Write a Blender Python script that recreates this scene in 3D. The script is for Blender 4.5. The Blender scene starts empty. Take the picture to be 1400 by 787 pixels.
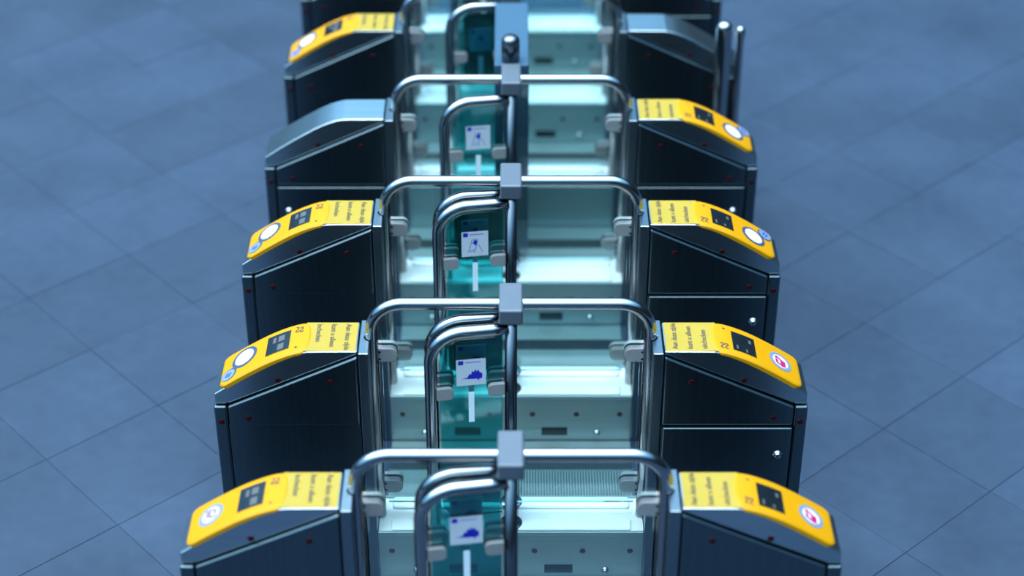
import bpy, bmesh, math, random
from mathutils import Vector, Matrix
random.seed(7)
D = bpy.data
SC = bpy.context.scene
COL = SC.collection
PI = math.pi

# ------------------------------------------------------------------ camera
CAMZ, CAMY, PITCH, LENS = 4.5389, -4.2062, 0.5966, 66.25
cd = D.cameras.new('camera')
cam = D.objects.new('camera', cd)
COL.objects.link(cam)
cam.location = (0.0035, CAMY, CAMZ)
cam.rotation_euler = (PI/2 - PITCH, 0, 0)
cd.sensor_width = 36.0
cd.lens = LENS
cd.clip_end = 200
cd.dof.use_dof = True
cd.dof.focus_distance = 6.35
cd.dof.aperture_fstop = 0.9
SC.camera = cam

# ------------------------------------------------------------------ world
wd = D.worlds.new('hall_light')
SC.world = wd
wd.use_nodes = True
nt = wd.node_tree
nt.nodes.clear()
tc = nt.nodes.new('ShaderNodeTexCoord')
sx = nt.nodes.new('ShaderNodeSeparateXYZ')
rp = nt.nodes.new('ShaderNodeValToRGB')
bg = nt.nodes.new('ShaderNodeBackground')
wo = nt.nodes.new('ShaderNodeOutputWorld')
nt.links.new(tc.outputs['Generated'], sx.inputs[0])
skew = nt.nodes.new('ShaderNodeMath'); skew.operation = 'MULTIPLY_ADD'   # the hall is brighter towards the left
skew.inputs[1].default_value = -0.28
nt.links.new(sx.outputs['X'], skew.inputs[0]); nt.links.new(sx.outputs['Z'], skew.inputs[2])
nt.links.new(skew.outputs[0], rp.inputs[0])
nt.links.new(rp.outputs[0], bg.inputs['Color'])
nt.links.new(bg.outputs[0], wo.inputs['Surface'])
el = rp.color_ramp.elements
el[0].position = 0.0;  el[0].color = (.02, .035, .05, 1)
el[1].position = 1.0;  el[1].color = (7.0, 8.0, 8.4, 1)
for p, c in ((.30, (.03, .08, .13, 1)), (.44, (.30, .80, 1.35, 1)), (.62, (.62, 1.5, 2.4, 1)), (.80, (2.6, 3.8, 4.6, 1))):
    e = el.new(p); e.color = c
bg.inputs['Strength'].default_value = 1.0

# ------------------------------------------------------------------ ceiling lamps of the hall
def area(name, loc, size, power, col, rot=(0, 0, 0), sy=None):
    l = D.lights.new(name, 'AREA')
    l.energy = power; l.color = col
    l.shape = 'RECTANGLE'; l.size = size; l.size_y = sy or size
    o = D.objects.new(name, l); COL.objects.link(o)
    o.location = loc; o.rotation_euler = rot
    return o
area('hall_ceiling_light', (0, 3.0, 10), 5.0, 500, (.80, .92, 1.0), sy=3.0)
area('hall_side_light', (-8, 2.0, 8), 4.0, 250, (.62, .82, 1.0), (0, -math.radians(48), 0))

SC.view_settings.view_transform = 'Standard'
SC.view_settings.look = 'None'
SC.view_settings.gamma = 1.0
SC.view_settings.use_curve_mapping = False
SC.view_settings.exposure = 0.0

# ------------------------------------------------------------------ materials
def lin(r, g, b):
    f = lambda c: (c/255/12.92 if c/255 <= .04045 else ((c/255+.055)/1.055)**2.4)
    return (f(r), f(g), f(b), 1)

def mat(name, col, rough=.5, metal=0.0, noise=None, amount=.0, bump=0.0, coat=0.0, spec=.5, emit=None):
    m = D.materials.new(name); m.use_nodes = True
    t = m.node_tree; b = t.nodes['Principled BSDF']
    b.inputs['Base Color'].default_value = col
    b.inputs['Roughness'].default_value = rough
    b.inputs['Metallic'].default_value = metal
    b.inputs['Specular IOR Level'].default_value = spec
    b.inputs['Coat Weight'].default_value = coat
    if emit:
        b.inputs['Emission Color'].default_value = emit[0]
        b.inputs['Emission Strength'].default_value = emit[1]
    if noise:
        c = t.nodes.new('ShaderNodeTexCoord')
        mp = t.nodes.new('ShaderNodeMapping'); mp.inputs['Scale'].default_value = noise
        n = t.nodes.new('ShaderNodeTexNoise'); n.inputs['Scale'].default_value = 1.0
        n.inputs['Detail'].default_value = 4
        t.links.new(c.outputs['Object'], mp.inputs[0]); t.links.new(mp.outputs[0], n.inputs['Vector'])
        if amount:
            r = t.nodes.new('ShaderNodeValToRGB')
            r.color_ramp.elements[0].position = .3; r.color_ramp.elements[1].position = .7
            r.color_ramp.elements[0].color = tuple(v*(1-amount) for v in col[:3])+(1,)
            r.color_ramp.elements[1].color = tuple(min(1, v*(1+amount)) for v in col[:3])+(1,)
            t.links.new(n.outputs[0], r.inputs[0]); t.links.new(r.outputs[0], b.inputs['Base Color'])
        if bump:
            u = t.nodes.new('ShaderNodeBump'); u.inputs['Strength'].default_value = bump
            u.inputs['Distance'].default_value = .002
            t.links.new(n.outputs[0], u.inputs['Height']); t.links.new(u.outputs[0], b.inputs['Normal'])
    return m

def glass(name, tint, ref=.9):
    m = D.materials.new(name); m.use_nodes = True
    t = m.node_tree; t.nodes.clear()
    o = t.nodes.new('ShaderNodeOutputMaterial')
    mx = t.nodes.new('ShaderNodeMixShader')
    tr = t.nodes.new('ShaderNodeBsdfTransparent'); tr.inputs[0].default_value = tint
    gl = t.nodes.new('ShaderNodeBsdfGlossy'); gl.inputs['Roughness'].default_value = .02
    gl.inputs['Color'].default_value = (ref, ref, ref, 1)
    fr = t.nodes.new('ShaderNodeFresnel'); fr.inputs['IOR'].default_value = 1.45
    t.links.new(fr.outputs[0], mx.inputs[0]); t.links.new(tr.outputs[0], mx.inputs[1])
    t.links.new(gl.outputs[0], mx.inputs[2]); t.links.new(mx.outputs[0], o.inputs['Surface'])
    return m

M = {}
M['steel'] = mat('brushed_steel', (.108, .148, .172, 1), .29, 1.0, (90, 90, 2.5), .06, .03)
M['jamb'] = mat('brushed_steel_jamb', (.20, .25, .29, 1), .28, 1.0, (60, 60, 2), .06, .02)
M['panel'] = mat('satin_panel_steel', (.33, .41, .42, 1), .42, .75, (4, 60, 60), .05, .03)
M['chrome'] = mat('polished_tube_steel', (.33, .35, .375, 1), .15, 1.0, (6, 6, 6), .03)
M['post'] = mat('dark_post_steel', (.16, .18, .205, 1), .25, 1.0, (6, 6, 6), .03)
M['lid'] = mat('brushed_lid_steel', (.42, .50, .55, 1), .26, 1.0, (3, 80, 80), .05, .03)
M['alu'] = mat('satin_aluminium', (.085, .11, .145, 1), .5, .35, (30, 30, 30), .03)
M['clamp'] = mat('cast_clamp_metal', (.27, .275, .28, 1), .5, .3, (40, 40, 40), .05)
M['white'] = mat('white_enamel', (.92, .95, .95, 1), .30, 0, (3, 3, 3), .03, coat=.3)
M['plate'] = mat('pale_floor_plate', (.14, .19, .20, 1), .45, .2, (8, 8, 8), .08)
M['rib'] = mat('ribbed_plate', (.22, .28, .29, 1), .45, .3, (8, 8, 8), .08)
M['dark'] = mat('dark_recess', (.008, .014, .018, 1), .9, 0, (20, 20, 20), .1, spec=.08)
M['yellow'] = mat('reader_yellow_plastic', (.47, .215, 0, 1), .42, 0, (30, 30, 30), .02, spec=.2)
M['label'] = mat('yellow_label_foil', (.29, .20, .008, 1), .55, 0, (20, 20, 20), .03)
M['ink'] = mat('dark_print', (.03, .025, .02, 1), .6, 0, (40, 40, 40), .1)
M['screen'] = mat('dark_display', (.006, .010, .014, 1), .12, 0, (20, 20, 20), .2)
M['glow'] = mat('display_text', (.05, .05, .055, 1), .5, 0, (9, 9, 9), .1, emit=((.7, .8, .9, 1), .05))
M['disc'] = mat('white_disc', (.62, .63, .63, 1), .4, 0, (20, 20, 20), .04)
M['disc_blue'] = mat('pale_blue_disc', (.13, .19, .31, 1), .4, 0, (20, 20, 20), .04)
M['ring'] = mat('dark_blue_ring', lin(52, 66, 92), .4, 0, (20, 20, 20), .08)
M['magenta'] = mat('magenta_print', (.36, .003, .11, 1), .5, 0, (20, 20, 20), .05)
M['violet'] = mat('violet_print', (.20, .13, .55, 1), .5, 0, (20, 20, 20), .05)
M['navy'] = mat('navy_print', lin(10, 20, 165), .5, 0, (20, 20, 20), .05)
M['sticker'] = mat('white_sticker', (.52, .56, .62, 1), .5, 0, (20, 20, 20), .02)
M['sensor'] = mat('red_sensor_lens', (.030, .0008, .002, 1), .4, 0, (60, 60, 60), .2, spec=.2)
M['floor'] = None
M['glass'] = glass('clear_green_glass', (.87, .975, .985, 1), .8)
M['teal'] = glass('teal_glass', (.50, .91, .92, 1), .8)
M['edge'] = mat('glass_edge', lin(60, 130, 135), .2, 0, (30, 30, 30), .1)
M['bar'] = mat('pale_sticker_strip', (.72, .86, .90, 1), .5, 0, (20, 20, 20), .03)
M['barrier'] = mat('blue_grey_powder_coat', (.024, .075, .135, 1), .5, .15, (8, 8, 8), .04)

def floor_mat():
    m = D.materials.new('blue_grey_stone'); m.use_nodes = True
    t = m.node_tree; b = t.nodes['Principled BSDF']
    g = t.nodes.new('ShaderNodeNewGeometry')
    oi = t.nodes.new('ShaderNodeObjectInfo')
    n1 = t.nodes.new('ShaderNodeTexNoise'); n1.inputs['Scale'].default_value = 1.7; n1.inputs['Detail'].default_value = 6
    n2 = t.nodes.new('ShaderNodeTexNoise'); n2.inputs['Scale'].default_value = 16; n2.inputs['Detail'].default_value = 4
    t.links.new(g.outputs['Position'], n1.inputs['Vector']); t.links.new(g.outputs['Position'], n2.inputs['Vector'])
    r = t.nodes.new('ShaderNodeValToRGB')
    r.color_ramp.elements[0].position = .3; r.color_ramp.elements[1].position = .72
    r.color_ramp.elements[0].color = (.0118, .0255, .051, 1)
    r.color_ramp.elements[1].color = (.0245, .046, .084, 1)
    mx = t.nodes.new('ShaderNodeMix'); mx.data_type = 'FLOAT'; mx.inputs[0].default_value = .3
    t.links.new(n1.outputs[0], mx.inputs[2]); t.links.new(n2.outputs[0], mx.inputs[3])
    t.links.new(mx.outputs[0], r.inputs[0])
    hs = t.nodes.new('ShaderNodeHueSaturation')
    mr = t.nodes.new('ShaderNodeMapRange'); mr.inputs[3].default_value = .90; mr.inputs[4].default_value = 1.10
    t.links.new(oi.outputs['Random'], mr.inputs[0]); t.links.new(mr.outputs[0], hs.inputs['Value'])
    t.links.new(r.outputs[0], hs.inputs['Color']); t.links.new(hs.outputs[0], b.inputs['Base Color'])
    b.inputs['Roughness'].default_value = .6
    b.inputs['Specular IOR Level'].default_value = .22
    bp = t.nodes.new('ShaderNodeBump'); bp.inputs['Strength'].default_value = .15; bp.inputs['Distance'].default_value = .003
    t.links.new(n2.outputs[0], bp.inputs['Height']); t.links.new(bp.outputs[0], b.inputs['Normal'])
    return m
M['floor'] = floor_mat()

# ------------------------------------------------------------------ mesh helpers
def box(bm, x0, x1, y0, y1, z0, z1, bev=0.0, seg=2):
    r = bmesh.ops.create_cube(bm, size=1.0)
    for v in r['verts']:
        v.co = ((x0+x1)/2+v.co.x*(x1-x0), (y0+y1)/2+v.co.y*(y1-y0), (z0+z1)/2+v.co.z*(z1-z0))
    if bev:
        es = list({e for v in r['verts'] for e in v.link_edges})
        bmesh.ops.bevel(bm, geom=es, offset=bev, segments=seg, affect='EDGES', profile=.5)

def prism(bm, pts, a0, a1, axis='y', bev=0.0, seg=2, sharp=25):
    """extrude a closed 2D outline. axis y: pts are (x,z); axis z: pts are (x,y)"""
    mk = (lambda p, a: (p[0], a, p[1])) if axis == 'y' else (lambda p, a: (p[0], p[1], a))
    A = [bm.verts.new(mk(p, a0)) for p in pts]
    B = [bm.verts.new(mk(p, a1)) for p in pts]
    n = len(pts)
    fs = [bm.faces.new(A), bm.faces.new(B[::-1])]
    for i in range(n):
        fs.append(bm.faces.new((A[i], B[i], B[(i+1) % n], A[(i+1) % n])))
    bmesh.ops.recalc_face_normals(bm, faces=fs)
    if bev:
        es = set()
        for f in fs[:2]:
            es |= set(f.edges)
        for i in range(n):
            e = bm.edges.get((A[i], B[i]))
            if e.calc_face_angle(0) > math.radians(sharp):
                es.add(e)
        bmesh.ops.bevel(bm, geom=list(es), offset=bev, segments=seg, affect='EDGES', profile=.5)

def sweep(bm, path, r, seg=18, cap=True):
    P = [Vector(p) for p in path]
    T = []
    for i in range(len(P)):
        a = P[max(i-1, 0)]; b = P[min(i+1, len(P)-1)]
        T.append((b-a).normalized())
    n = T[0].orthogonal().normalized()
    rings = []
    for i, p in enumerate(P):
        if i:
            n = (n - T[i]*n.dot(T[i])).normalized()
        b = T[i].cross(n)
        rr = r[i] if isinstance(r, (list, tuple)) else r
        rings.append([bm.verts.new(p+(n*math.cos(2*PI*k/seg)+b*math.sin(2*PI*k/seg))*rr) for k in range(seg)])
    for i in range(len(P)-1):
        for k in range(seg):
            f = bm.faces.new((rings[i][k], rings[i][(k+1) % seg], rings[i+1][(k+1) % seg], rings[i+1][k]))
            f.smooth = True
    if cap:
        bm.faces.new(rings[0][::-1]); bm.faces.new(rings[-1])

def lathe(bm, prof, c=(0, 0, 0), axis='z', seg=20):
    """prof: (radius, height) pairs from base to top, closed with caps"""
    rings = []
    for r, h in prof:
        row = []
        for k in range(seg):
            a = 2*PI*k/seg
            p = (r*math.cos(a), r*math.sin(a), h)
            if axis == '-y':
                p = (p[0], -p[2], p[1])
            elif axis == '+y':
                p = (-p[0], p[2], p[1])
            row.append(bm.verts.new((c[0]+p[0], c[1]+p[1], c[2]+p[2])))
        rings.append(row)
    for i in range(len(rings)-1):
        for k in range(seg):
            f = bm.faces.new((rings[i][k], rings[i][(k+1) % seg], rings[i+1][(k+1) % seg], rings[i+1][k]))
            f.smooth = True
    bm.faces.new(rings[0][::-1]); bm.faces.new(rings[-1])

def arc(cx, cz, r, a0, a1, n=10):
    return [(cx+r*math.cos(math.radians(a0+(a1-a0)*i/n)), cz+r*math.sin(math.radians(a0+(a1-a0)*i/n))) for i in range(n+1)]

def rrect(x0, x1, y0, y1, r, n=5):
    return (arc(x1-r, y1-r, r, 0, 90, n)+arc(x0+r, y1-r, r, 90, 180, n) +
            arc(x0+r, y0+r, r, 180, 270, n)+arc(x1-r, y0+r, r, 270, 360, n))

def mesh(name, bm, m):
    me = D.meshes.new(name)
    bm.normal_update()
    bm.to_mesh(me); bm.free()
    me.materials.append(M[m] if isinstance(m, str) else m)
    return me

def obj(name, me, parent=None, loc=(0, 0, 0), rotz=0.0, m=None):
    if isinstance(me, bmesh.types.BMesh):
        me = mesh(name, me, m)
    o = D.objects.new(name, me); COL.objects.link(o)
    o.location = loc; o.rotation_euler = (0, 0, rotz)
    if parent:
        o.parent = parent
    return o

def empty(name, loc, rotz, label, cat, group=None):
    o = D.objects.new(name, None); COL.objects.link(o)
    o.empty_display_size = .1
    o.location = loc; o.rotation_euler = (0, 0, rotz)
    o['label'] = label; o['category'] = cat
    if group: o['group'] = group
    return o

def text_mesh(name, body, size, m='ink'):
    c = D.curves.new(name, 'FONT'); c.body = body; c.size = size
    c.offset = .0005; c.resolution_u = 2; c.extrude = .0002
    o = D.objects.new(name, c); COL.objects.link(o)
    bpy.context.view_layer.update()
    me = D.meshes.new_from_object(o.evaluated_get(bpy.context.evaluated_depsgraph_get()))
    D.objects.remove(o); D.curves.remove(c)
    me.name = name; me.materials.clear(); me.materials.append(M[m])
    return me

def strokes(bm, lines, w, put):
    """flat strokes: polylines in 2D; put maps (a,b) to 3D"""
    for L in lines:
        for i in range(len(L)-1):
            a = Vector(L[i]); b = Vector(L[i+1]); d = (b-a).normalized(); n = Vector((-d.y, d.x))*w/2
            e = d*w*.4
            q = (a-e-n, b+e-n, b+e+n, a-e+n)
            bm.faces.new([bm.verts.new(put(p.x, p.y)) for p in q])

# ------------------------------------------------------------------ setting: floor with square slabs laid on the diagonal
S = .764                      # spacing of the gates along y
U = lambda k: (k-1)*S
HW = .095                     # half width of a gate

bm = bmesh.new(); box(bm, -14, 14, -8, 20, -.12, -.0036)
floor = obj('floor', bm, m='floor'); floor['kind'] = 'structure'; floor['label'] = 'blue grey stone station floor'
bm = bmesh.new(); box(bm, -.2492, .2492, -.2492, .2492, -.0035, 0, .0012, 1)
slab_me = mesh('floor_slab', bm, 'floor')
TH = math.radians(42)
ux, uy = (math.cos(TH), math.sin(TH)), (-math.sin(TH), math.cos(TH))
slabs = []
for i in range(-14, 22):
    for j in range(-12, 20):
        a, b = .08+.5*i+.25, .16+.5*j+.25
        x, y = ux[0]*a+uy[0]*b, ux[1]*a+uy[1]*b
        if abs(x) < 4.2 and -1.4 < y < 6.6:
            slabs.append((abs(x)+abs(y-3)*.6, x, y))
slabs.sort()
for _, x, y in slabs[:298]:
    o = obj('floor_slab', slab_me, floor, (x, y, random.uniform(-.0008, .0006)), TH)

# lane floors between the gates
def part_box(name, parent, m, *a, **k):
    bm = bmesh.new(); box(bm, *a, **k); return obj(name, bm, parent, m=m)
for k in range(1, 8):
    y0 = U(k)+HW+.006; y1 = U(k+1)-HW-.006
    if k == 7: y1 = U(k)+.5
    part_box('lane_plate', floor, 'plate', -.455, .455, y0, y1-.17, .0008, .006, bev=.0015, seg=1)
    if k < 7:
        part_box('drain_channel', floor, 'dark', -.455, .455, y1-.168, y1-.097, .0008, .0025)
        part_box('lane_apron_plate', floor, 'panel', -.455, .455, y1-.095, y1, .0008, .006, bev=.0015, seg=1)
part_box('rib_tray', floor, 'dark', .018, .45, U(2)+.155, U(3)-HW-.185, .006, .008)
bm = bmesh.new()
for i in range(41):
    x = .02+i*.0105
    box(bm, x, x+.0055, U(2)+.16, U(3)-HW-.19, .008, .013)
o = obj('plate_ribs', bm, floor, m='rib'); o['kind'] = 'stuff'; o['label'] = 'fine raised ribs on the pale plate of the front lane'

# ------------------------------------------------------------------ gate cabinet (shared meshes, right-hand orientation, local x = X-.714)
CX = .714
LC = [(.655, .970), (.70, .958), (.75, .936), (.80, .908), (.85, .878), (.90, .846), (.968, .800)]
def catmull(P, n=6):
    P = [Vector(p) for p in P]; out = []
    for i in range(len(P)-1):
        p0 = P[max(i-1, 0)]; p1 = P[i]; p2 = P[i+1]; p3 = P[min(i+2, len(P)-1)]
        for k in range(n):
            t = k/n
            out.append(.5*((2*p1)+(p2-p0)*t+(2*p0-5*p1+4*p2-p3)*t*t+(3*p1-p0-3*p2+p3)*t**3))
    out.append(P[-1]); return out
CURVE = catmull(LC)
ARC = [0.0]
for a, b in zip(CURVE, CURVE[1:]): ARC.append(ARC[-1]+(b-a).length)
def on_curve(s):
    s = max(-.03, min(ARC[-1], s))
    if s <= 0: return CURVE[0]+Vector((s, -s*.02)), Vector((.02, 1.0)).normalized()
    i = 0
    while i < len(ARC)-2 and ARC[i+1] < s: i += 1
    t = (s-ARC[i])/(ARC[i+1]-ARC[i])
    p = CURVE[i].lerp(CURVE[i+1], t)
    def tan(j):
        a = CURVE[max(j-1, 0)]; b = CURVE[min(j+1, len(CURVE)-1)]
        return (b-a).normalized()
    d = tan(i).lerp(tan(i+1), t).normalized()
    return p, Vector((-d.y, d.x))
def cap_t(s): return .006+.007*min(1, max(0, s/.15))
def on_cap(s, y, h=0.0):
    p, n = on_curve(s); q = p+n*(cap_t(s)+h)
    return Vector((q.x-CX, y, q.y))

SENS = ((.585, .859), (.756, .857), (.861, .712), (.950, .697))
LY, BY = .082, .095           # lid half width, body half width
G = {}
def build_cabinet_meshes():
    # inner jamb with a notch for the arch tube
    nx = .452
    ou = [(.457-CX, -BY), (.4905-CX, -BY), (.4905-CX, BY), (.457-CX, BY)]
    no = [(x-CX, y) for x, y in arc(nx, 0, .0235, 77, -77, 10)]
    bm = bmesh.new(); prism(bm, ou+no, .002, .972, 'z', .003, 2, 40); G['jamb'] = mesh('jamb_post', bm, 'jamb')
    # lid
    pts = [(.4945, .9715), (.62, .971)]+[tuple(p) for p in CURVE]+[(.968, .762), (.928, .762), (.4945, .962)]
    bm = bmesh.new(); prism(bm, [(x-CX, z) for x, z in pts], -LY, LY, 'y', .0035, 2, 25); G['lid'] = mesh('lid', bm, 'lid')
    # upper body under the sloping seam
    pts = [(.4945, .957), (.927, .756), (.927, .681), (.4945, .681)]
    bm = bmesh.new(); prism(bm, [(x-CX, z) for x, z in pts], -BY, BY, 'y', .0065, 3, 15); G['body'] = mesh('upper_body', bm, 'steel')
    bm = bmesh.new(); box(bm, .4945-CX, .927-CX, -BY+.009, BY-.009, .004, .675); G['core'] = mesh('lower_body', bm, 'steel')
    bm = bmesh.new(); box(bm, .9295-CX, .972-CX, -BY, BY, .004, .758, .0065, 3); G['end'] = mesh('end_post', bm, 'steel')
    # lower front door / back cover
    bm = bmesh.new(); box(bm, .499-CX, .9255-CX, -BY-.010, -BY+.0095, .03, .6765, .0045, 3); G['door'] = mesh('service_door', bm, 'steel')
    bm = bmesh.new(); box(bm, .4955-CX, .927-CX, BY-.0095, BY-.0004, .004, .6872); G['cover'] = mesh('back_cover', bm, 'steel')
    bm = bmesh.new(); lathe(bm, [(.017, 0), (.017, .002), (.012, .003), (.012, .010), (.009, .0135), (.003, .015)]); G['knob'] = mesh('door_lock', bm, 'chrome')
    bm = bmesh.new(); lathe(bm, [(.0105, 0), (.0100, .0012), (.006, .0016), (.002, .0018)], seg=16); G['sensor'] = mesh('sensor', bm, 'sensor')
    # label plate
    bm = bmesh.new()
    box(bm, .499-CX, .668-CX, -LY+.003, LY-.003, .9716, .9732, .0006, 1)
    G['label'] = mesh('label_plate', bm, 'label')
    G['t1'] = text_mesh('text_line', 'Aan deze zijde', .0245)
    G['t2'] = text_mesh('text_line', 'kunt u alleen', .0245)
    G['tin'] = text_mesh('text_line', 'inchecken', .0245)
    G['tout'] = text_mesh('text_line', 'uitchecken', .0245)
    # yellow reader: curved shell with rounded plan outline
    bm = bmesh.new()
    HWC = .083; S1 = .332; NS, NY = 34, 18
    def half(s):
        r0, r1 = .030, .030
        if s < r0: return HWC-r0*.55+r0*.55*math.sqrt(max(0, 1-((r0-s)/r0)**2))
        if s > S1-r1: return HWC-r1+r1*math.sqrt(max(0, 1-((s-S1+r1)/r1)**2))
        return HWC
    top = []
    svals = [0, .002, .005, .009, .014, .02, .028]+[.04+i*(S1-.075)/(NS-14) for i in range(NS-13)]+[S1-.028, S1-.02, S1-.013, S1-.007, S1-.003, S1-.0008]
    for s in svals:
        h = half(s); row = []
        for j in range(NY+1):
            v = -1+2*j/NY
            v = math.sin(v*PI/2)
            y = v*h
            ss = s-.010*(1-v*v) if s < .04 else s
            edge = min(h-abs(y), s, S1-s)
            drop = -.006*(1-min(1, edge/.013))**2
            row.append(bm.verts.new(on_cap(ss, y, drop)))
        top.append(row)
    fs = []
    for i in range(len(top)-1):
        for j in range(NY):
            f = bm.faces.new((top[i][j], top[i+1][j], top[i+1][j+1], top[i][j+1])); f.smooth = True; fs.append(f)
    # skirt
    loop = [r[0] for r in top]+top[-1][1:]+[r[-1] for r in top[-2::-1]]+top[0][-2:0:-1]
    low = []
    def lower(v):
        best = min(range(len(svals)), key=lambda i: min((v.co-w.co).length for w in top[i]))
        p, n = on_curve(svals[best])
        return Vector((v.co.x-n.x*cap_t(svals[best])*.95, v.co.y, v.co.z-n.y*cap_t(svals[best])*.95))
    low = [bm.verts.new(lower(v)) for v in loop]
    for i in range(len(loop)):
        k = (i+1) % len(loop)
        bm.faces.new((loop[i], low[i], low[k], loop[k]))
    bmesh.ops.recalc_face_normals(bm, faces=bm.faces[:])
    G['reader'] = mesh('card_reader', bm, 'yellow')
    def patch(s0, s1, y0, y1, h, n=8):
        bm = bmesh.new(); prev = None
        for i in range(n+1):
            s = s0+(s1-s0)*i/n
            a, b = bm.verts.new(on_cap(s, y0, h)), bm.verts.new(on_cap(s, y1, h))
            if prev: bm.faces.new((prev[0], a, b, prev[1]))
            prev = (a, b)
        return bm
    def disc(bm, s, y, r, h, seg=28, rings=4, rin=0):
        P = []
        for q in range(rings+1):
            rr = rin+(r-rin)*q/rings
            P.append([bm.verts.new(on_cap(s+rr*math.cos(2*PI*k/seg), y+rr*math.sin(2*PI*k/seg), h)) for k in range(seg)])
        for q in range(rings):
            for k in range(seg):
                f = bm.faces.new((P[q][k], P[q+1][k], P[q+1][(k+1) % seg], P[q][(k+1) % seg])); f.smooth = True
        return bm
    G['screen'] = mesh('display', patch(.062, .146, -.054, .048, .0009), 'screen')
    G['screen_text'] = []
    for s0, y0, w, l in ((.075, -.044, .006, .022), (.108, -.046, .007, .016), (.122, .010, .010, .018)):
        bm = bmesh.new(); prev = None
        for i in range(3):
            s = s0+w*i/2
            a, b = bm.verts.new(on_cap(s, y0, .0014)), bm.verts.new(on_cap(s, y0+l, .0014))
            if prev: bm.faces.new((prev[0], a, b, prev[1]))
            prev = (a, b)
        G['screen_text'].append(mesh('display_text', bm, 'glow'))
    G['screen_text_in'] = []
    for s0, y0, w, l in ((.082, -.038, .022, .030), (.082, .006, .022, .032), (.112, -.038, .012, .030)):
        bm = bmesh.new(); prev = None
        for i in range(3):
            s = s0+w*i/2
            a, b = bm.verts.new(on_cap(s, y0, .0014)), bm.verts.new(on_cap(s, y0+l, .0014))
            if prev: bm.faces.new((prev[0], a, b, prev[1]))
            prev = (a, b)
        G['screen_text_in'].append(mesh('display_text', bm, 'glow'))
    # company mark: two interlocking bent arrows
    bm = bmesh.new()
    put = lambda a, b: on_cap(.034+a, -.043+b, .0008)
    two = [(-.013, .008), (-.010, .013), (-.004, .012), (-.003, .005), (-.011, -.004), (-.011, -.011), (-.004, -.014)]
    strokes(bm, [two, [(a+.014, b-.002) for a, b in two]], .0042, put)
    G['mark'] = mesh('company_mark', bm, 'ink')
    bm = bmesh.new(); disc(bm, .038, .052, .0045, .0009, 12, 1); G['led'] = mesh('status_dot', bm, 'ink')
    # variant a: single round logo disc
    bm = bmesh.new(); disc(bm, .246, -.003, .044, .0008); G['a_disc'] = mesh('logo_disc', bm, 'disc_blue')
    bm = bmesh.new(); disc(bm, .246, -.003, .031, .0013); G['a_in'] = mesh('logo_face', bm, 'disc')
    for key, mm in (('a_mark', 'magenta'), ('a_mark_v', 'violet')):
        bm = bmesh.new()
        put = lambda a, b: on_cap(.246+a, -.003+b, .0018)
        strokes(bm, [[(-.016, .002), (-.016, -.012), (-.006, -.018)], [(-.006, .014), (.004, .006)], [(.004, -.022), (.004, .000)],
                     [(.014, -.020), (.014, .004)], [(-.018, .014), (-.012, .018)]], .011, put)
        G[key] = mesh('logo_mark', bm, mm)
    # variant b: white disc in a dark ring with a small second disc
    bm = bmesh.new(); disc(bm, .236, -.014, .050, .0008); disc(bm, .292, .040, .031, .0006)
    G['b_ring'] = mesh('reader_ring', bm, 'ring')
    bm = bmesh.new(); disc(bm, .236, -.014, .037, .0016); G['b_disc'] = mesh('reader_disc', bm, 'disc')
    bm = bmesh.new(); disc(bm, .294, .043, .027, .0018); G['b_small'] = mesh('logo_disc', bm, 'disc_blue')
    bm = bmesh.new()
    put = lambda a, b: on_cap(.294+a, .043+b, .0024)
    strokes(bm, [[(-.010, -.004), (-.002, .010)], [(.002, -.008), (.009, .004)]], .006, put)
    G['b_mark'] = mesh('logo_mark', bm, 'navy')
build_cabinet_meshes()

def cabinet(k, side, label, variant, door_front):
    rz = 0 if side > 0 else PI
    c = empty('gate_cabinet', (side*CX, U(k), 0), rz, label, 'ticket gate', 'ticket gate cabinets in two rows')
    for n, g in (('jamb_post', 'jamb'), ('lid', 'lid'), ('upper_body', 'body'), ('lower_body', 'core'), ('end_post', 'end')):
        obj(n, G[g], c)
    # which local side the hinged door is on
    flip = PI if (door_front != (side > 0)) else 0
    fl = lambda x: -(x) if flip else x
    if flip:
        # mirrored door: same box moved to the other face
        d = obj('service_door', G['door_back'], c); b = obj('back_cover', G['cover_front'], c)
        obj('door_lock', G['knob'], d, (.885-CX, BY+.010, .567)).rotation_euler = (-PI/2, 0, 0)
    else:
        d = obj('service_door', G['door'], c); b = obj('back_cover', G['cover'], c)
        obj('door_lock', G['knob'], d, (.885-CX, -BY-.010, .567)).rotation_euler = (PI/2, 0, 0)
    for x, z in SENS:
        yl = LY if z > .84 and x > .74 and z > .957-(x-.4945)*.4647 else BY
        for sg in (-1, 1):
            o = obj('sensor', G['sensor'], c, (x-CX, sg*(yl-.0002), z)); o.rotation_euler = (PI/2*(1 if sg < 0 else -1), 0, 0)
    if variant is None:
        return c
    lp = obj('label_plate', G['label'], c)
    third = 'tout' if side > 0 else 'tin'
    for g, x in (('t1', .537), ('t2', .585), (third, .632)):
        obj('text_line', G[g], lp, (x-CX, -.069, .9735), PI/2)
    r = obj('card_reader', G['reader'], c)
    obj('display', G['screen'], r)
    for me in G['screen_text' if side > 0 else 'screen_text_in']:
        obj('display_text', me, r)
    obj('company_mark', G['mark'], r); obj('status_dot', G['led'], r)
    if variant in ('magenta', 'violet'):
        obj('logo_disc', G['a_disc'], r); obj('logo_face', G['a_in'], r)
        obj('logo_mark', G['a_mark' if variant == 'magenta' else 'a_mark_v'], r)
    else:
        obj('reader_ring', G['b_ring'], r); obj('reader_disc', G['b_disc'], r)
        obj('logo_disc', G['b_small'], r); obj('logo_mark', G['b_mark'], r)
    return c
bm = bmesh.new(); box(bm, .499-CX, .9255-CX, BY-.0095, BY+.010, .03, .6765, .0045, 3); G['door_back'] = mesh('service_door', bm, 'steel')
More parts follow.
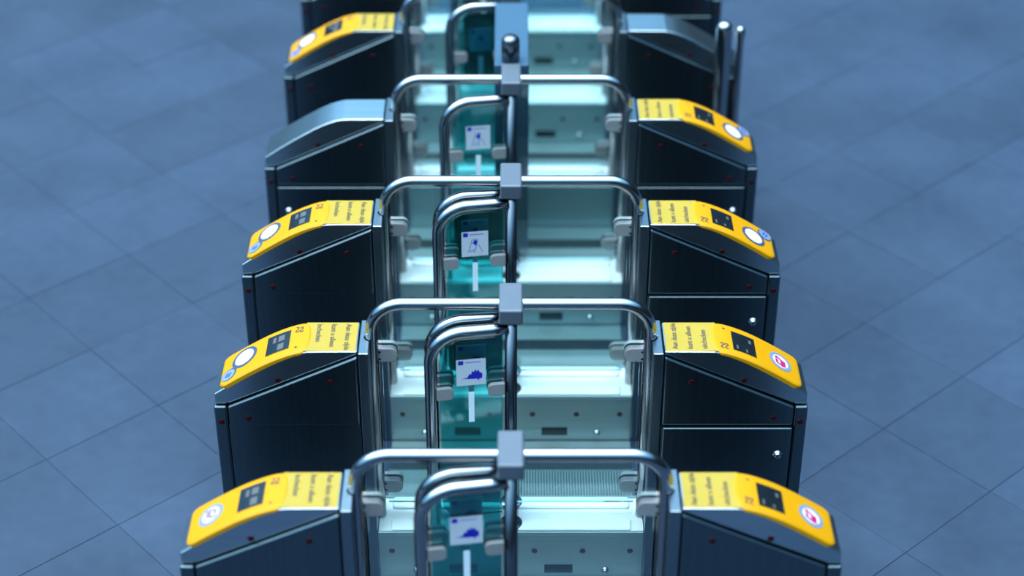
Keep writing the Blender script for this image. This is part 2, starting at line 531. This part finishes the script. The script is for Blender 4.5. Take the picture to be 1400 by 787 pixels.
bm = bmesh.new(); box(bm, .4955-CX, .927-CX, -BY+.0004, -BY+.0095, .004, .6872); G['cover_front'] = mesh('back_cover', bm, 'steel')

cabinet(1, 1, 'nearest right-hand ticket gate cabinet, yellow reader with a pink logo disc, text uitchecken', 'magenta', True)
cabinet(2, 1, 'second right-hand ticket gate cabinet from the front, yellow reader with a magenta logo disc', 'magenta', True)
cabinet(3, 1, 'third right-hand ticket gate cabinet from the front, white disc in dark ring on yellow reader', 'white', True)
cabinet(4, 1, 'farthest right-hand cabinet that has a yellow reader, just before the plain steel one', 'white', True)
cabinet(5, 1, 'bare steel right-hand cabinet without yellow reader, beside the round steel bollard', None, False)
cabinet(6, 1, 'right-hand cabinet at the top edge behind the bare steel one and the bollard', 'white', True)
cabinet(1, -1, 'nearest left-hand ticket gate cabinet, yellow reader with a violet logo disc', 'violet', False)
cabinet(2, -1, 'second left-hand ticket gate cabinet from the front, white disc on yellow inchecken reader', 'white', False)
cabinet(3, -1, 'third left-hand ticket gate cabinet from the front, just before the bare steel one', 'white', False)
cabinet(4, -1, 'bare steel left-hand cabinet without reader, blue sheen on its lid', None, True)
cabinet(5, -1, 'farthest left-hand cabinet with a yellow reader, just behind the bare steel one', 'white', False)
cabinet(6, -1, 'left-hand cabinet at the top edge, only its lower front in view', 'white', False)

# ------------------------------------------------------------------ centre frame of each gate: arch, glass, plinth, hinge posts, wings
R = .02
def build_frame_meshes():
    aw, at, r = .452, 1.102, .105
    path = [(-aw, 0, .217), (-aw, 0, .6), (-aw, 0, at-r)]
    path += [(x, 0, z) for x, z in arc(-aw+r, at-r, r, 180, 90, 12)[1:]]
    path += [(0, 0, at)]
    path += [(x, 0, z) for x, z in arc(aw-r, at-r, r, 90, 0, 12)]
    path += [(aw, 0, .6), (aw, 0, .217)]
    bm = bmesh.new(); sweep(bm, path, .0205, 24); G['arch'] = mesh('arch_tube', bm, 'chrome')
    # glass pane (left and right of the hinge posts it is one sheet behind them)
    gx, gt, gr = .424, 1.058, .085
    ou = [(-gx, .245)]+[(gx, .245)]+arc(gx-gr, gt-gr, gr, 0, 90, 8)+arc(-gx+gr, gt-gr, gr, 90, 180, 8)
    bm = bmesh.new(); prism(bm, ou, .028, .036, 'y'); G['pane'] = mesh('glass_pane', bm, 'glass')
    # glass clamp
    ou = [(.034, -.027), (.034, .027), (-.006, .027)]+arc(-.010, .003, .024, 90, 180, 5)+arc(-.010, -.003, .024, 180, 270, 5)+[(-.006, -.027)]
    bm = bmesh.new(); prism(bm, ou, .002, .027, 'y', .003, 2, 40)
    for z in (-.014, .014):
        lathe(bm, [(.0045, 0), (.0045, .0004), (.002, .0006)], (.024, .002, z), '-y', 10)
    prism(bm, ou, .037, .054, 'y', .003, 2, 40)
    G['clamp'] = mesh('glass_clamp', bm, 'clamp')
    bm = bmesh.new(); 
    for z in (-.014, .014): lathe(bm, [(.0042, 0), (.0042, .0008), (.002, .0009)], (.024, .0018, z), '-y', 12)
    G['clamp_bolts'] = mesh('clamp_bolts', bm, 'dark')
    # plinth
    bm = bmesh.new(); box(bm, -.455, .455, -.088, .088, .003, .205); G['plinth'] = mesh('plinth_core', bm, 'steel')
    bm = bmesh.new()
    box(bm, -.4555, .4555, -.095, -.0882, .004, .196, .001, 1)
    box(bm, -.4555, .4555, -.0975, -.0882, .1975, .2185, .002, 1)
    G['front'] = mesh('front_panel', bm, 'panel')
    bm = bmesh.new(); box(bm, -.4555, .4555, .0882, .095, .004, .2185, .0015, 1); G['back'] = mesh('back_panel', bm, 'panel')
    bm = bmesh.new(); box(bm, -.455, .455, -.0879, .0879, .2052, .2115); G['tray'] = mesh('tray', bm, 'white')
    bm = bmesh.new()
    prism(bm, rrect(-.413, .413, -.085, -.030, .012),   .2115, .2235, 'z', .004, 1, 60)
    G['pad1'] = mesh('tray_pad', bm, 'white')
    bm = bmesh.new()
    prism(bm, rrect(-.413, .413, .030, .085, .012),   .2115, .2235, 'z', .004, 1, 60)
    G['pad2'] = mesh('tray_pad', bm, 'white')
    bm = bmesh.new(); box(bm, -.049, .049, -.0005, .003, -.019, .019); G['slot'] = mesh('slot', bm, 'dark')
    # hinge box on top
    bm = bmesh.new(); box(bm, -.0385, .0385, -.082, .082, 1.074, 1.131, .008, 4); G['box'] = mesh('hinge_box', bm, 'alu')
    # hinge post with base flange
    bm = bmesh.new(); lathe(bm, [(R, .2118), (R, 1.076)], seg=24); G['post'] = mesh('hinge_post', bm, 'post')
    bm = bmesh.new(); lathe(bm, [(.040, .2165), (.040, .224), (.035, .2285), (.0215, .227), (.0215, .236), (.0205, .237)], seg=24); G['flange'] = mesh('post_flange', bm, 'chrome')
    # wing (local: hinge at origin, reaching to -x)
    wl, wt, wr, wb = .262, 1.05, .105, .245
    path = [(-wl, 0, wb), (-wl, 0, .6), (-wl, 0, wt-wr)]+[(x, 0, z) for x, z in arc(-wl+wr, wt-wr, wr, 180, 90, 12)[1:]]+[(-.06, 0, wt), (-.012, 0, wt)]
    rr = [.0205]*(len(path)-1)+[.0165]
    bm = bmesh.new(); sweep(bm, path, rr, 24); G['wing_tube'] = mesh('wing_tube', bm, 'chrome')
    gl, gt2 = .233, 1.022
    ou = arc(-gl+.075, .285+.075, .075, 180, 270, 8)+[(-.030, .285), (-.030, gt2)]+arc(-gl+.085, gt2-.085, .085, 90, 180, 8)
    bm = bmesh.new(); prism(bm, ou, -.004, .004, 'y'); G['wing_glass'] = mesh('wing_glass', bm, 'teal')
    for nm, s in (('wclamp_l', 1), ('wclamp_r', -1)):
        x0 = -.246 if s > 0 else -.022
        ou = [(0, -.024), (.030, -.024)]+arc(.040, -.008, .016, 270, 360, 4)+arc(.040, .008, .016, 0, 90, 4)+[(0, .024)]
        ou = [(x0+s*x, z) for x, z in ou]
        if s < 0: ou = ou[::-1]
        bm = bmesh.new(); prism(bm, ou, -.020, -.0045, 'y', .003, 2, 40); prism(bm, ou, .0045, .016, 'y', .003, 2, 40)
        G[nm] = mesh('wing_clamp', bm, 'clamp')
    # sticker, facing -y, local origin its centre
    bm = bmesh.new(); box(bm, -.048, .048, -.0006, 0, -.052, .052); G['sticker'] = mesh('sticker', bm, 'sticker')
    bm = bmesh.new(); box(bm, -.0095, .0095, -.0008, 0, -.062, .062); G['bar'] = mesh('sticker_strip', bm, 'bar')
    put = lambda a, b: (a, -.0010, b)
    bm = bmesh.new(); bm.faces.new([bm.verts.new(put(a, b)) for a, b in ((-.042, .032), (-.025, .032), (-.025, .048), (-.042, .048))]); G['st_flag'] = mesh('blue_square', bm, 'navy')
    bm = bmesh.new(); strokes(bm, [[(-.018, .040), (-.009, .040)], [(-.006, .040), (.006, .040)], [(.009, .040), (.030, .040)]], .0035, put); G['st_words'] = mesh('small_print', bm, 'violet')
    # picture a: a blue bushy rounded figure; picture b: line drawing of a card held in a hand
    bm = bmesh.new()
    ou = [(-.030, -.024), (-.012, -.020), (-.006, -.006), (.000, -.010), (.003, .006), (.009, .000), (.013, .012), (.018, .002), (.024, .009), (.028, -.002), (.036, -.006), (.037, -.018), (.034, -.028), (.028, -.025), (.025, -.035), (.020, -.027), (.002, -.027)]
    c0 = bm.verts.new(put(.014, -.014)); vs = [bm.verts.new(put(a, b)) for a, b in ou]
    for i in range(len(vs)): bm.faces.new((c0, vs[i], vs[(i+1) % len(vs)]))
    G['st_a'] = mesh('sticker_picture', bm, 'navy')
    bm = bmesh.new()
    strokes(bm, [[(-.024, -.034), (-.010, .018), (.010, .020), (.000, -.034)], [(-.020, -.030), (-.002, -.032)], [(.012, -.002), (.018, -.014), (.028, -.036)], [(-.012, -.024), (-.003, -.024)]], .0018, put)
    strokes(bm, [[(-.005, .004), (.002, .014)], [(.001, -.002), (.006, .010)]], .007, put)
    G['st_b'] = mesh('sticker_picture', bm, 'navy')
build_frame_meshes()

def wing(parent, y, ang, back, pic):
    w = obj('door_wing', G['wing_glass'], parent, (0, y, 0), ang)
    w['label'] = 'teal glass wing folded back beside the ' + ('rear' if back else 'front') + ' hinge post'
    obj('wing_tube', G['wing_tube'], w)
    obj('wing_clamp', G['wclamp_l'], w, (0, 0, .822)); obj('wing_clamp', G['wclamp_r'], w, (0, 0, .822))
    sy = .0047 if back else -.0045
    s = obj('sticker', G['sticker'], w, (-.131, sy, .893)); 
    for g, n in (('st_flag', 'blue_square'), ('st_words', 'small_print'), (pic, 'sticker_picture')):
        o = obj(n, G[g], w, (-.131, sy-(.0001 if not back else .0003), .893))
    obj('sticker_strip', G['bar'], w, (-.131, sy, .752))

def glass_gate(k, label, wings, pic, sensors=True):
    f = empty('glass_gate', (0, U(k), 0), 0, label, 'glass gate', 'glass gates between the cabinets')
    obj('arch_tube', G['arch'], f); obj('glass_pane', G['pane'], f)
    for z in (.895, .3375):
        for s in (-1, 1):
            o = obj('glass_clamp', G['clamp' if s > 0 else 'clamp_m'], f, (s*.405, 0, z))
            obj('clamp_bolts', G['clamp_bolts' if s > 0 else 'clamp_bolts_m'], o)
    obj('plinth_core', G['plinth'], f)
    p = obj('front_panel', G['front'], f); obj('back_panel', G['back'], f)
    t = obj('tray', G['tray'], f); obj('tray_pad', G['pad1'], t); obj('tray_pad', G['pad2'], t)
    if sensors:
        for x in (-.411, -.247, -.081, .081, .247, .411):
            o = obj('sensor', G['sensor'], p, (x, -.0952, .131)); o.rotation_euler = (PI/2, 0, 0)
        for s in (-1, 1):
            obj('slot', G['slot'], p, (s*.165, -.0952, .049))
            o = obj('panel_lock', G['knob'], p, (s*.327, -.0952, .043)); o.rotation_euler = (PI/2, 0, 0); o.scale = (.75, .75, 1)
    obj('hinge_box', G['box'], f)
    for y in (-.052, .058):
        h = obj('hinge_post', G['post'], f, (0, y, 0)); obj('post_flange', G['flange'], h)
    if 'f' in wings: wing(f, -.062, math.radians(8.5), False, pic)
    if 'r' in wings: wing(f, .004, math.radians(7), True, pic)
    return f
def mirrored(key, nk):
    me = G[key].copy()
    for v in me.vertices: v.co.x = -v.co.x
    me.flip_normals(); G[nk] = me
mirrored('clamp', 'clamp_m'); mirrored('clamp_bolts', 'clamp_bolts_m')

glass_gate(1, 'nearest tube arch with glass, blue figure sticker, cut off by the bottom edge', 'fr', 'st_a')
glass_gate(2, 'second tube arch from the front, sharp blue figure sticker on its teal wing', 'fr', 'st_a')
glass_gate(3, 'third tube arch from the front, hand and card sticker, wings folded in pairs', 'fr', 'st_b')
glass_gate(4, 'tube arch in front of the tall blue grey barrier, single front wing with card sticker', 'f', 'st_b')
glass_gate(5, 'tube arch at the top edge just behind the barrier, teal rear wing only', 'r', 'st_b', False)
glass_gate(6, 'arch beyond the top edge, its plinth with the slot seen above the fourth arch', 'fr', 'st_b')
glass_gate(7, 'farthest glass gate, only its white tray and plinth at the top in view', 'fr', 'st_b')

# ------------------------------------------------------------------ closed lane between the fourth and fifth gates
ba = empty('lane_barrier', (0, U(4)+.45, 0), 0, 'tall blue grey barrier box closing the lane behind the fourth arch', 'barrier')
y0, y1 = .1015-.45, S-.1015-.45
bm = bmesh.new(); box(bm, -.066, .070, y0, y1, .10, 1.112, .004, 2); obj('barrier_body', bm, ba, m='barrier')
bm = bmesh.new(); box(bm, -.05, .054, y0+.02, y1-.02, .006, .10); obj('barrier_foot', bm, ba, m='dark')
bm = bmesh.new(); lathe(bm, [(.036, 1.112), (.036, 1.196), (.034, 1.206), (.027, 1.216), (.014, 1.221), (.002, 1.222)], (-.002, y0+.040, 0), seg=28)
obj('domed_post', bm, ba, m='post')['label'] = 'short round steel post with a domed top'

b = empty('bollard', (.888, 2.885, 0), 0, 'round steel bollard with domed top before the bare right-hand cabinet', 'bollard')
bm = bmesh.new(); lathe(bm, [(.034, .012), (.034, 1.03), (.032, 1.042), (.025, 1.052), (.013, 1.058), (.002, 1.059)], seg=28); obj('pole', bm, b, m='chrome')
bm = bmesh.new(); lathe(bm, [(.044, .0008), (.044, .008), (.042, .012)], seg=28); obj('base_plate', bm, b, m='chrome')
b = empty('slim_post', (.962, 2.935, 0), 0, 'slim shorter steel post right of the domed bollard', 'post')
bm = bmesh.new(); lathe(bm, [(.017, .010), (.017, .95), (.019, .96), (.022, .98), (.021, .995), (.014, 1.008), (.003, 1.012)], seg=24); obj('pole', bm, b, m='chrome')
bm = bmesh.new(); lathe(bm, [(.025, .0008), (.025, .007), (.023, .010)], seg=24); obj('base_plate', bm, b, m='chrome')
